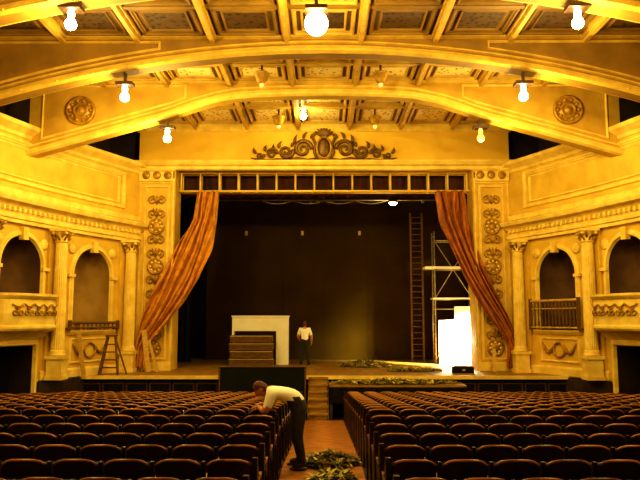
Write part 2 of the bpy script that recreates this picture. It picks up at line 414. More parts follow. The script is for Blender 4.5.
mb.tube([(0.26*math.cos(t),yb-0.12,zc+0.02+0.40*math.sin(t)) for t in lin(0,2*PI*23/24,23)],0.035,M_orn,6,True)
for k in range(-3,4):
    a=PI/2+k*0.33; L=0.52-0.045*abs(k)
    T([(L*t*math.cos(a),zc+0.42+L*t*math.sin(a)) for t in lin(0,1,5)],[0.02,0.04,0.065,0.065,0.035,0.01],M_orndk,0.1)
for k in range(-1,2): T([(k*0.05,zc-0.4),(k*0.12,zc-0.55),(k*0.1,zc-0.66)],[0.04,0.05,0.01])
mb.obj('cartouche_ornament')

# ---------------------------------------------------------------- ceiling
mb=MB()
mb.box(-14,14,-3,26.1,CEIL,CEIL+0.2,M_ceil)
cx=lambda u,w,z:(u,z,CEIL-w)
ribs=[-8.55,-6.65,-4.75,-2.85,-0.95,0.95,2.85,4.75,6.65,8.55]
for r in ribs:
    mb.box(r-0.11,r+0.11,-3,25,CEIL-0.14,CEIL,M_rib); mb.box(r-0.055,r+0.055,-3,25,CEIL-0.24,CEIL-0.14,M_rib)
bays=[(2.2,5.6),(5.8,9.2),(9.6,13.0),(13.4,16.8),(17.2,20.1),(20.5,24.7)]
for (a,b) in bays:
    near=b<17
    for i in range(len(ribs)-1):
        x0=ribs[i]+0.16;x1=ribs[i+1]-0.16; ny=2
        for j in range(ny):
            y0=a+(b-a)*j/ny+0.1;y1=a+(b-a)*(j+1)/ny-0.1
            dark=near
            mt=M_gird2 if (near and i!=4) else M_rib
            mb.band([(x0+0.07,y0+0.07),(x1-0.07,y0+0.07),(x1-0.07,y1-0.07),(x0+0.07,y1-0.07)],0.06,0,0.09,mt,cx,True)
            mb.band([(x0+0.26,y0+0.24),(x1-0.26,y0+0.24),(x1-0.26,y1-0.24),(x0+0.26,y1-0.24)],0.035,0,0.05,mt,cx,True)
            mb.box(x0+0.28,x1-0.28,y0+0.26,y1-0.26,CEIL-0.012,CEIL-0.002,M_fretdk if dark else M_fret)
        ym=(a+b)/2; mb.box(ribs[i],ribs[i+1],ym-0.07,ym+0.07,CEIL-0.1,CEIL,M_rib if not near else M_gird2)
mb.obj('ceiling')

def girder(Y,low,W,mface,mtrim,medal=None,th=0.36,name='arched_ceiling_girder'):
    mb=MB(); n=60; xs=lin(-W,W,n)
    vs=[];fs=[]
    for x in xs:
        z=low(x); vs+=[(x,Y-th/2,CEIL),(x,Y-th/2,z),(x,Y+th/2,z),(x,Y+th/2,CEIL)]
    for i in range(n):
        k=4*i
        for j in range(3): fs.append([k+j,k+j+1,k+5+j,k+4+j])
    mb.add(vs,fs,mface)
    for sg in(-1,1):
        f=lambda u,w,z,sg=sg:(u,Y+sg*(th/2+w),z)
        mb.band([(x,low(x)+0.10) for x in xs],0.10,0,0.12,mtrim,f)
        mb.band([(x,min(low(x)+0.30,CEIL-0.1)) for x in xs],0.035,0,0.06,mtrim,f)
        mb.band([(x,CEIL-0.06) for x in xs],0.06,0,0.12,mtrim,f)
        for s in(-1,1):
            P=[]
            xa=4.2; xb=W-0.4
            for t in lin(0,1,10):
                x=xa+(xb-xa)*t; P.append((s*x,low(x)+0.44))
            P+=[(s*xb,CEIL-0.2),(s*xa,CEIL-0.2)]
            if low(xa)+0.5<CEIL-0.3: mb.band(P,0.03,0,0.05,mtrim,f,True)
    L=-W+0.3
    while L<W:
        mb.ball((L,Y-th/2-0.115,low(L)+0.06),0.035,mtrim,8,5); L+=0.9
    if medal:
        for s in(-1,1):
            mx,mz,mr=medal
            f=lambda X,Yy,Z,s=s:(s*mx+X,Y-th/2-Z,mz+Yy)
            mb.lathe([(mr,0),(mr*1.0,0.07),(mr*0.86,0.1),(mr*0.8,0.04),(mr*0.55,0.04),(mr*0.5,0.09),(mr*0.4,0.09),(mr*0.32,0.04),(mr*0.2,0.12),(0.02,0.15)],(0,0,0),M_orn,26,xf=f)
            for k in range(10):
                a=k*2*PI/10; mb.ball((s*mx+mr*0.68*math.cos(a),Y-th/2-0.06,mz+mr*0.68*math.sin(a)),0.06,M_orn,8,5)
    return mb.obj(name)
lowA1=lambda x:10.05-1.25*(min(abs(x),11)/8.4)**2
def lowA2(x):
    a=abs(x)
    if a<2.6: return 10.04-0.012*a*a
    t=(a-2.6); return 9.96-0.285*t*min(1,0.5+t*0.25) if t<2 else 9.96-0.57-0.285*(t-2)
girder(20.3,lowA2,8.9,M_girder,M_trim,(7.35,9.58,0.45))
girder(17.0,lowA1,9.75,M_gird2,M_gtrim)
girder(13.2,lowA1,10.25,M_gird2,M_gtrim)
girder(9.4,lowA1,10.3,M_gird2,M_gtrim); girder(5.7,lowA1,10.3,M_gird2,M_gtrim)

def bulb(x,y,zt,zb,power,r=0.12,m=None,name='pendant_bulb_lamp'):
    mb=MB()
    mb.box(x-0.035,x+0.035,y-0.035,y+0.035,zb+0.25,zt,M_fix)
    mb.box(x-0.22,x+0.22,y-0.16,y+0.16,zb+0.26,zb+0.34,M_fix)
    mb.lathe([(0.05,zb+0.26),(0.07,zb+0.2),(0.06,zb+0.09),(0.05,zb+0.07)],(x,y,0),m or M_bulb,12)
    mb.lathe([(0.045,zb+0.09),(r*0.8,zb+0.04),(r,zb-0.03),(r*0.85,zb-0.1),(r*0.4,zb-0.14),(0.005,zb-0.15)] if r<0.2 else [(0.05,zb+r*0.9)]+[(r*math.cos(a),zb+r*math.sin(a)) for a in (1.0,0.6,0.2,-0.2,-0.6,-1.0,-1.3)]+[(0.005,zb-r)],(x,y,0),m or M_bulb,16)
    o=mb.obj(name)
    if power>0:
        ld=bpy.data.lights.new('filament','POINT'); ld.energy=power; ld.color=(1,0.76,0.24); ld.shadow_soft_size=0.07
        lo=bpy.data.objects.new('filament',ld); lo.location=(x,y,zb-0.25-max(0,r-0.12)); scene.collection.objects.link(lo); lo.parent=o
P=430
for s in(-1,1):
    bulb(s*5.1,13.2,lowA1(5.1),9.25,P); bulb(s*5.1,17.0,lowA1(5.1),9.0,P*.9); bulb(s*4.75,20.3,lowA2(4.75),8.8,P*(0.8 if s<0 else 0.4),m=None if s<0 else M_bulbdim)
    bulb(s*5.1,9.4,lowA1(5.1),9.25,P); bulb(s*5.1,5.7,lowA1(5.1),9.25,P*.7)
bulb(-0.15,13.2,10.05,9.22,P*1.3,0.24)
bulb(-0.7,22.8,CEIL,10.25,60,0.12)
def lantern(x,y,lit):
    mb=MB()
    mb.box(x-0.03,x+0.03,y-0.03,y+0.03,CEIL-0.3,CEIL,M_fix)
    mb.lathe([(0.05,10.3),(0.2,10.24),(0.24,10.2),(0.2,10.18),(0.15,10.0),(0.08,9.93),(0.02,9.9)],(x,y,0),M_orn,10)
    mb.lathe([(0.03,9.96),(0.07,9.9),(0.05,9.83),(0.01,9.8)],(x,y,0),M_bulbdim if lit else M_white,10)
    mb.obj('ceiling_lantern')
for (x,y,l) in ((-1.75,18.7,0),(1.6,18.7,0),(-1.55,22.9,0),(1.75,22.9,1)): lantern(x,y,l)

# ---------------------------------------------------------------- floor, stage
mb=MB()
ys=[-3,10.5,22.6,26]; vs=[];fs=[]
for y in ys:
    z=floorz(min(y,22.6)); vs+=[(-12,y,z),(12,y,z)]
for i in range(3): fs.append([2*i,2*i+1,2*i+3,2*i+2])
mb.add(vs,fs,M_floor); mb.obj('floor')
mb=MB(); vs=[];fs=[]
for y in lin(-2.95,20.85,30):
    z=floorz(y)+0.006; vs+=[(-0.62,y,z),(0.57,y,z)]
for i in range(30): fs.append([2*i,2*i+1,2*i+3,2*i+2])
mb.add(vs,fs,M_aisle); mb.obj('aisle_carpet')
mb=MB(); mb.box(-12,12,-3.2,-3,0,CEIL,M_wall); mb.obj('wall_back')
mb=MB()
mb.box(-9.6,9.6,22.66,25.9,STG-0.12,STG-0.04,M_stage)
for k in range(24):
    y0=22.55+k*0.14
    mb.box(-9.6,9.6,y0,y0+0.133,STG-0.03,STG,M_stage)
mb.box(-8,8,25.9,33,STG-0.12,STG,M_stage)
mb.box(-9.6,9.6,22.5,22.56,STG-0.1,STG+0.015,M_trim)
mb.obj('stage_floor')
mb=MB()
mb.box(-7.9,7.9,22.62,22.72,0.21,STG-0.12,M_black)
for k in range(-10,11):
    mb.band([(k*0.76-0.33,0.35),(k*0.76+0.33,0.35),(k*0.76+0.33,STG-0.25),(k*0.76-0.33,STG-0.25)],0.03,0,0.04,M_fix,fl(22.62),True)
mb.obj('stage_front_panelling')
mb=MB()
mb.box(-8,-7.85,26.1,33,STG-0.2,13,M_black); mb.box(7.85,8,26.1,33,STG-0.2,13,M_black)
mb.box(-8,8,33,33.2,STG-0.2,13,M_black); mb.box(-8,8,26,33,13,13.1,M_black); mb.box(-8,8,26.0,26.1,CEIL,13,M_black)
mb.obj('wall_stage_house')
mb=MB()
px=[-5.4,-1.9,0.0,2.0,4.3,6.5]
for a,b in zip(px,px[1:]): mb.box(a+0.004,b-0.004,31.6,31.64,STG+0.01,12.3,M_back)
mb.bar((-5.5,31.6,12.32),(6.6,31.6,12.32),0.05,M_metal)
for x in(-3.6,-1.0,1.65): mb.box(x-0.06,x+0.06,31.56,31.6,7.2,7.4,M_wood)
mb.obj('stage_backdrop')
for s in(-1,1):
    mb=MB(); vs=[];fs=[]; n=40
    for i in range(n+1):
        t=i/n; x=s*(5.75+2.05*t) if s<0 else (6.6+1.2*t); yy=29.9+0.07*math.sin(t*50); vs+=[(x,yy,STG+0.01),(x,yy,12.3)]
    for i in range(n): fs.append([2*i,2*i+1,2*i+3,2*i+2])
    mb.add(vs,fs,M_black,True); mb.obj('black_leg_curtain')

# border truss
mb=MB(); yt=25.55
for zz in(8.84,8.14):
    for yy in (yt,yt+0.35): mb.bar((-5.48,yy,zz),(5.48,yy,zz),0.04,M_trim,8)
for x in lin(-5.4,5.4,15):
    mb.bar((x,yt,8.14),(x,yt,8.84),0.035,M_trim,6); mb.bar((x,yt+0.35,8.14),(x,yt+0.35,8.84),0.03,M_trim,6)
    mb.bar((x,yt,8.14),(x,yt+0.35,8.14),0.025,M_trim,6); mb.bar((x,yt,8.84),(x,yt+0.35,8.84),0.025,M_trim,6)
mb.obj('lighting_truss')
mb=MB(); vs=[];fs=[]; n=160
for i in range(n+1):
    x=-7+14*i/n; yy=26.35+0.05*math.sin(x*12); vs+=[(x,yy,8.05+0.03*math.sin(x*12)),(x,yy,12.6)]
for i in range(n): fs.append([2*i,2*i+1,2*i+3,2*i+2])
mb.add(vs,fs,M_red,True); mb.obj('border_curtain')
mb=MB()
mb.bar((-5.9,27.2,8.08),(5.9,27.2,8.08),0.03,M_metal)
for x in (-0.6,-0.3,0.1,0.25,3.9): mb.tube([(x,27.2,8.08),(x+0.04,27.2,7.98),(x+0.1,27.2,7.97),(x+0.12,27.2,8.06)],0.018,M_metal,6)
mb.tube([(-2.5+5*t,27.17,8.05-0.12*math.sin(PI*((t*4)%1))) for t in lin(0,1,40)],0.015,M_metal,5)
for x in (-5.8,0,5.8): mb.bar((x,27.2,8.08),(x,27.2,13.0),0.012,M_metal,5)
mb.obj('rigging_batten')
mb=MB(); x=2.75;y=27.0
mb.lathe([(0.06,8.25),(0.14,8.15),(0.19,7.98),(0.19,7.94)],(x,y,0),M_fix,14); mb.ball((x,y,7.93),0.13,M_bulb,12,8,(1.2,1,0.7)); mb.bar((x,y,8.25),(x,27.12,8.3),0.02,M_fix); mb.bar((x,27.12,8.3),(x,27.16,8.08),0.02,M_fix)
o=mb.obj('stage_flood_lamp')
ld=bpy.data.lights.new('flood','POINT'); ld.energy=60; ld.color=(1,0.74,0.28); ld.shadow_soft_size=0.08
lo=bpy.data.objects.new('flood',ld); lo.location=(x,y,7.68); scene.collection.objects.link(lo); lo.parent=o

# curtains
def curtain(rows,m,name,ph=0):
    mb=MB(); nt=72; ns=120; vs=[];fs=[]
    def interp(z):
        for a,b in zip(rows,rows[1:]):
            if a[0]>=z>=b[0]:
                t=(a[0]-z)/(a[0]-b[0])
                return [a[k]+(b[k]-a[k])*t for k in range(1,4)]
        return rows[-1][1:]
    for i in range(nt+1):
        z=rows[0][0]+(rows[-1][0]-rows[0][0])*i/nt
        xl,xr,yy=interp(z); amp=0.13*min(1,(xr-xl)/1.0)+0.02
        for j in range(ns+1):
            t=j/ns; q=t+0.06*math.sin(4*t+z*0.9)+0.03*math.sin(11*t+z*2)
            x=xl+(xr-xl)*t; y=yy+amp*math.sin(q*2*PI*4.3+ph+0.6*math.sin(z*1.3))+0.35*amp*math.sin(q*2*PI*11+z*1.1)
            vs.append((x,y,z+0.05*math.sin(q*20)*(i/nt)))
    for i in range(nt):
        for j in range(ns):
            a=i*(ns+1)+j; fs.append([a,a+1,a+ns+2,a+ns+1])
    mb.add(vs,fs,m,True)
    o=mb.obj(name); md=o.modifiers.new('s','SOLIDIFY'); md.thickness=0.015
    return o
curtain([(8.10,-4.75,-3.95,25.35),(7.0,-4.9,-4.0,25.3),(5.9,-5.45,-4.1,25.05),(4.75,-5.95,-4.5,24.72),(4.0,-6.25,-4.95,24.6),(3.3,-6.5,-5.5,24.55),(2.6,-6.68,-6.1,24.52),(2.2,-6.7,-6.35,24.52),(1.6,-6.75,-6.28,24.52)],M_curt,'swagged_curtain')
curtain([(8.10,4.15,5.3,25.35),(7.0,4.3,5.4,25.3),(5.9,4.7,5.6,25.05),(5.0,5.0,5.85,24.8),(4.2,5.38,6.15,24.62),(3.5,5.8,6.5,24.55),(2.8,6.3,6.78,24.52),(2.3,6.5,6.86,24.52),(1.62,6.42,6.84,24.52)],M_curt2,'swagged_curtain',1.3)

# ---------------------------------------------------------------- stage objects
mb=MB()
mb.box(-3.75,-1.45,28.2,28.7,2.85,3.42,M_white); mb.box(-1.95,-1.45,28.2,28.7,STG,2.85,M_white); mb.box(-3.75,-3.66,28.2,28.7,STG,2.85,M_white)
mb.box(-3.78,-1.42,28.16,28.74,3.42,3.48,M_white)
mb.obj('white_set_doorway')
mb=MB(); z=STG
for k in range(4):
    h=0.30; x0=-3.72+0.03*(k%2); x1=-2.02-0.03*(k%2)
    mb.box(x0,x1,27.35,28.05,z+0.02,z+h-0.02,M_woodd)
    for q in range(2): mb.box(x0-0.02,x1+0.02,27.31,27.35,z+0.02+q*0.14,z+0.14+q*0.14,M_woodd)
    for xx in(x0+0.1,x1-0.1): mb.box(xx-0.04,xx+0.04,27.28,27.31,z+0.0,z+h,M_woodd)
    mb.box(x0-0.02,x1+0.02,27.27,27.31,z+h-0.05,z+h-0.02,M_wood)
    z+=h
mb.obj('wooden_crate_stack')
mb=MB()
for x in(3.82,4.32): mb.box(x-0.035,x+0.035,30.0,30.1,STG,8.0,M_woodd)
for z in lin(STG+0.25,7.8,24): mb.bar((3.82,30.05,z),(4.32,30.05,z),0.022,M_woodd)
mb.obj('tall_ladder')
mb=MB(); X0,X1,Ya,Yb=4.62,6.15,28.6,29.2
for x in(X0,X1):
    for y in(Ya,Yb):
        mb.bar((x,y,STG),(x,y,7.0),0.03,M_metal,8)
    for z in lin(STG+0.4,6.8,12): mb.bar((x,Ya,z),(x,Yb,z),0.02,M_metal)
for z in(3.75,4.15,5.4,6.6):
    for y in(Ya,Yb): mb.bar((X0,y,z),(X1,y,z),0.025,M_metal)
mb.bar((X0,Ya,STG+0.2),(X1,Ya,4.1),0.02,M_metal); mb.bar((X1,Ya,4.2),(X0,Ya,6.6),0.02,M_metal); mb.bar((X0,Ya,4.2),(X1,Ya,6.6),0.02,M_metal)
mb.box(X0-0.4,X1-0.3,Ya-0.05,Yb+0.05,5.42,5.52,M_white); mb.box(X0-0.1,X1,Ya-0.05,Yb+0.05,4.15,4.22,M_white)
mb.obj('scaffold_tower')
mb=MB()
for (a,b,h) in ((4.70,5.35,3.3),(5.35,6.75,3.85)):
    mb.box(a,b,28.3,28.34,STG,h,M_white)
    for xx in(a+0.03,b-0.03): mb.box(xx-0.03,xx+0.03,28.34,28.4,STG,h,M_wood)
    mb.box(a,b,28.34,28.4,h-0.06,h,M_wood)
mb.box(4.75,6.7,27.9,28.28,STG,STG+0.03,M_white)
mb.obj('white_glare_flat')  # white panel enlarged, with floor strip, to stand in for the work-light glare
mb=MB(); x,y=5.45,27.3
for a in (0.3,2.4,4.5): mb.bar((x,y,1.95),(x+0.35*math.cos(a),y+0.35*math.sin(a),STG+0.02),0.015,M_white)
mb.bar((x,y,1.9),(x,y,2.35),0.018,M_white)
mb.box(x-0.2,x+0.2,y-0.05,y-0.02,2.35,2.72,M_white)
mb.box(x-0.18,x+0.18,y-0.02,y+0.0,2.37,2.70,M_halo); mb.box(x-0.18,x+0.18,y-0.07,y-0.05,2.37,2.70,M_halo)
o=mb.obj('work_light_stand')
ld=bpy.data.lights.new('halogen','SPOT'); ld.energy=9000; ld.color=(1,0.92,0.62); ld.shadow_soft_size=0.12; ld.spot_size=math.radians(150); ld.spot_blend=0.5
lo=bpy.data.objects.new('halogen',ld); lo.location=(x,y+0.13,2.62); lo.rotation_euler=(math.radians(62),0,math.radians(-12)); scene.collection.objects.link(lo); lo.parent=o
ld=bpy.data.lights.new('halogen_front','POINT'); ld.energy=150; ld.color=(1,0.85,0.45); ld.shadow_soft_size=0.12
lo=bpy.data.objects.new('halogen_front',ld); lo.location=(x,y-0.2,2.53); scene.collection.objects.link(lo); lo.parent=o

def leaf_pile(name,cx_,cy_,rx,ry,zf,n,h):
    mb=MB()
    for i in range(n):
        a=random.uniform(0,2*PI); r=math.sqrt(random.random()); x=cx_+rx*r*math.cos(a); y=cy_+ry*r*math.sin(a)
        z=zf(y)+0.02+random.random()*h*(1-r*0.8); L=random.uniform(0.05,0.14); W=L*random.uniform(0.3,0.6); th=random.uniform(0,2*PI); tl=random.uniform(-0.6,0.6)
        d=Vector((math.cos(th)*math.cos(tl),math.sin(th)*math.cos(tl),math.sin(tl))); s_=Vector((-math.sin(th),math.cos(th),random.uniform(-0.4,0.4)))
        c=Vector((x,y,z+L*abs(math.sin(tl))*0.5)); p=[c-d*L,c-s_*W*0.5+Vector((0,0,0.015)),c+d*L,c+s_*W*0.5+Vector((0,0,0.015))]
        p=[(q.x,q.y,max(q.z,zf(q.y)+0.015)) for q in p]
        mb.add(p,[[0,1,2],[0,2,3]],random.choice(M_leaf))
    for i in range(n//14):
        a=random.uniform(0,2*PI); r=random.random()*0.8; x=cx_+rx*r*math.cos(a); y=cy_+ry*r*math.sin(a); th=random.uniform(0,2*PI)
        pts=[]
        for t in lin(0,1,6):
            pts.append((x+0.4*rx*t*math.cos(th+t),y+0.4*ry*t*math.sin(th+t),zf(y)+0.03+h*0.7*math.sin(PI*t)*(1-r)))
        mb.tube(pts,0.012,random.choice(M_leaf),5)
    return mb.obj(name)
sf=lambda y:STG
leaf_pile('foliage_garland_pile',1.6,26.9,1.1,0.5,sf,1000,0.28)
leaf_pile('foliage_garland_pile',0.08,10.85,0.43,0.5,floorz,1000,0.18)
leaf_pile('foliage_garland_pile',0.12,9.6,0.30,0.3,floorz,400,0.12)
leaf_pile('foliage_garland_pile',3.2,24.6,1.0,0.5,sf,500,0.1)
mb=MB()
mb.box(0.17,4.4,21.55,22.48,1.22,1.3,M_stage)
for x in lin(0.22,4.35,6): mb.box(x-0.04,x+0.04,21.6,21.68,floorz(21.6),1.22,M_woodd); mb.box(x-0.04,x+0.04,22.38,22.46,floorz(22.4),1.22,M_woodd)
mb.box(0.17,4.4,21.53,21.55,0.75,1.24,M_black)
mb.obj('pit_platform')
leaf_pile('foliage_garland_spread',2.2,22.0,2.0,0.4,lambda y:1.3,1100,0.14)
mb=MB(); y=21.9
mb.box(-3.32,-0.56,y,y+0.04,floorz(y),1.86,M_blackg)
mb.band([(-3.29,floorz(y)+0.05),(-3.29,1.84),(-0.59,1.84),(-0.59,floorz(y)+0.05)],0.025,0,0.02,M_woodd,fl(y),True)
for x in(-3.2,-1.9,-0.75): mb.bar((x,y+0.04,1.7),(x,y+0.5,floorz(y)+0.03),0.025,M_woodd)
mb.obj('black_scenery_flat')
mb=MB(); n=6; z0=floorz(21.2)
for k in range(n):
    zt=z0+(STG-0.02-z0)*(k+1)/n; y0=20.9+k*0.27
    mb.box(-0.48,0.12,y0,22.49,zt-0.05,zt,M_stage); mb.box(-0.46,0.10,y0+0.03,y0+0.06,zt-(STG-z0)/n,zt-0.05,M_stage)
for x in(-0.5,0.12):
    mb.add([(x,20.93,z0),(x,22.49,floorz(22.4)),(x,22.49,STG-0.04),(x+0.02,20.93,z0),(x+0.02,22.49,floorz(22.4)),(x+0.02,22.49,STG-0.04)],[[0,1,2],[3,4,5],[0,2,5,3],[0,1,4,3]],M_stage)
mb.obj('wooden_steps')
mb=MB(); cx_,cy_=-7.05,22.95; H=1.25
for s in(-1,1):
    mb.bar((cx_+s*0.13,cy_,STG+H),(cx_+s*0.32,cy_-0.22,STG+0.01),0.04,M_woodd,4); mb.bar((cx_+s*0.11,cy_+0.04,STG+H-0.02),(cx_+s*0.44,cy_+0.34,STG+0.01),0.03,M_woodd,4)
for k in range(1,5):
    t=k/5; mb.box(cx_-(0.32-0.19*t),cx_+(0.32-0.19*t),cy_-0.22*(1-t)-0.06,cy_-0.22*(1-t)+0.06,STG+H*t-0.02,STG+H*t+0.02,M_woodd)
mb.box(cx_-0.18,cx_+0.18,cy_-0.1,cy_+0.12,STG+H,STG+H+0.05,M_woodd)
mb.obj('step_ladder')
def plank(p,q,w,name='leaning_plank'):
    mb=MB(); p=Vector(p);q=Vector(q); d=(q-p).normalized(); s_=d.cross(Vector((0,1,0))).normalized()*w; n=Vector((0,0.02,0))
    vs=[p-s_-n,p+s_-n,q+s_-n,q-s_-n,p-s_+n,p+s_+n,q+s_+n,q-s_+n]
    mb.add(vs,[[0,1,2,3],[4,5,6,7],[0,1,5,4],[1,2,6,5],[2,3,7,6],[3,0,4,7]],M_wood); mb.obj(name)
plank((-6.05,24.0,STG+0.02),(-6.35,24.35,2.95),0.09); plank((-5.75,24.0,STG+0.02),(-6.15,24.3,2.6),0.05)
plank((-7.7,22.3,STG+0.03),(-7.95,22.25,3.2),0.07)
plank((5.9,24.1,STG+0.02),(5.95,24.35,2.3),0.06)
mb=MB(); mb.box(4.4,5.1,23.7,24.0,STG,STG+0.22,M_black); mb.box(4.45,5.05,23.75,23.95,STG+0.22,STG+0.26,M_wood); mb.box(4.7,4.8,23.67,23.7,STG+0.08,STG+0.14,M_metal); mb.obj('equipment_case')
mb=MB(); mb.box(5.65,5.8,26.5,26.65,STG,STG+0.32,mat('red_paint',(0.5,0.05,0.01))); mb.lathe([(0.07,STG+0.32),(0.07,STG+0.4),(0.03,STG+0.46),(0.03,STG+0.55)],(5.72,26.58,0),M_fix,10); mb.obj('red_canister')

# ---------------------------------------------------------------- seats
SW=0.49
def seat_geo(mb,x):
    n=8; vs=[];fs=[]
    zs=[0.40,0.50,0.62,0.74,0.82]
    def pt(t,z,off):
        xx=x+0.035+(SW-0.07)*t; c=(2*t-1); yy=-0.02-0.16*(z-0.4)-0.045*(1-c*c)+off
        zz=z if z<0.8 else 0.80+0.055*(1-c**4)
        return (xx,yy,zz)
    for off in(0,0.022):
        for z in zs:
            for i in range(n+1): vs.append(pt(i/n,z,off))
    N=len(zs)*(n+1)
    for o in(0,N):
        for r in range(len(zs)-1):
            for i in range(n):
                a=o+r*(n+1)+i; fs.append([a,a+1,a+n+2,a+n+1])
    for i in range(n): fs.append([i,i+1,N+i+1,N+i])
    mb.add(vs,fs,M_seat,True)
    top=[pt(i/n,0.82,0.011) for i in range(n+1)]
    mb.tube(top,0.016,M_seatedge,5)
    pv=[];N2=5
    for o in(0,0.03):
        for i in range(N2):
            t=i/(N2-1); z=0.42+0.36*t; yy=0.07+0.10*t+0.03*math.sin(PI*t)+o
            pv+=[(x+0.05,yy,z),(x+SW-0.05,yy,z)]
    pf=[]
    for o in(0,2*N2):
        for i in range(N2-1): a=o+2*i; pf.append([a,a+1,a+3,a+2])
    k=2*(N2-1); pf.append([k,k+1,2*N2+k+1,2*N2+k])
    mb.add(pv,pf,M_seat,True)
def standard(mb,x,end=False):
    o=[(-0.05,0.0),(0.12,0.0),(0.07,0.12),(0.06,0.36),(0.34,0.55),(0.36,0.63),(0.02,0.63),(-0.06,0.84),(-0.11,0.84),(-0.03,0.42),(-0.02,0.12)] if not end else [(-0.10,0),(0.22,0),(0.20,0.1),(0.24,0.3),(0.36,0.5),(0.37,0.64),(0.1,0.67),(-0.02,0.87),(-0.13,0.88),(-0.10,0.5)]
    t=0.015 if not end else 0.025; n=len(o)
    vs=[(x-t,a,b) for a,b in o]+[(x+t,a,b) for a,b in o]
    fs=[list(range(n)),[n+i for i in range(n)][::-1]]+[[i,(i+1)%n,n+(i+1)%n,n+i] for i in range(n)]
    mb.add(vs,fs,M_iron if not end else M_seat)
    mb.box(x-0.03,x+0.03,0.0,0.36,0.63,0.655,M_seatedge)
    if end:
        mb.band([(0.0,0.12),(0.14,0.12),(0.16,0.5),(0.0,0.56)],0.015,0,0.015,M_iron,lambda u,w,z:(x+t+w,u,z),True)
cache={}
def row_mesh(n):
    if n in cache: return cache[n]
    mb=MB()
    for i in range(n): seat_geo(mb,i*SW)
    for i in range(n+1): standard(mb,i*SW,i in(0,n))
    cache[n]=mb.mesh('seat_row'); return cache[n]
for s in(-1,1):
    root=bpy.data.objects.new('theater_seat_block',None); scene.collection.objects.link(root)
    y=10.62-0.76*11
    while y<20.9:
        wx=6.85+g(25-y)-0.75
        if y>19.5: wx-=0.3
        start=0.66
        n=int((wx-start)/SW)
        o=bpy.data.objects.new('seat_row',row_mesh(n)); scene.collection.objects.link(o); o.parent=root
        o.location=((start-0.05) if s>0 else -(start+n*SW),y,floorz(y)+0.0)
        y+=0.76

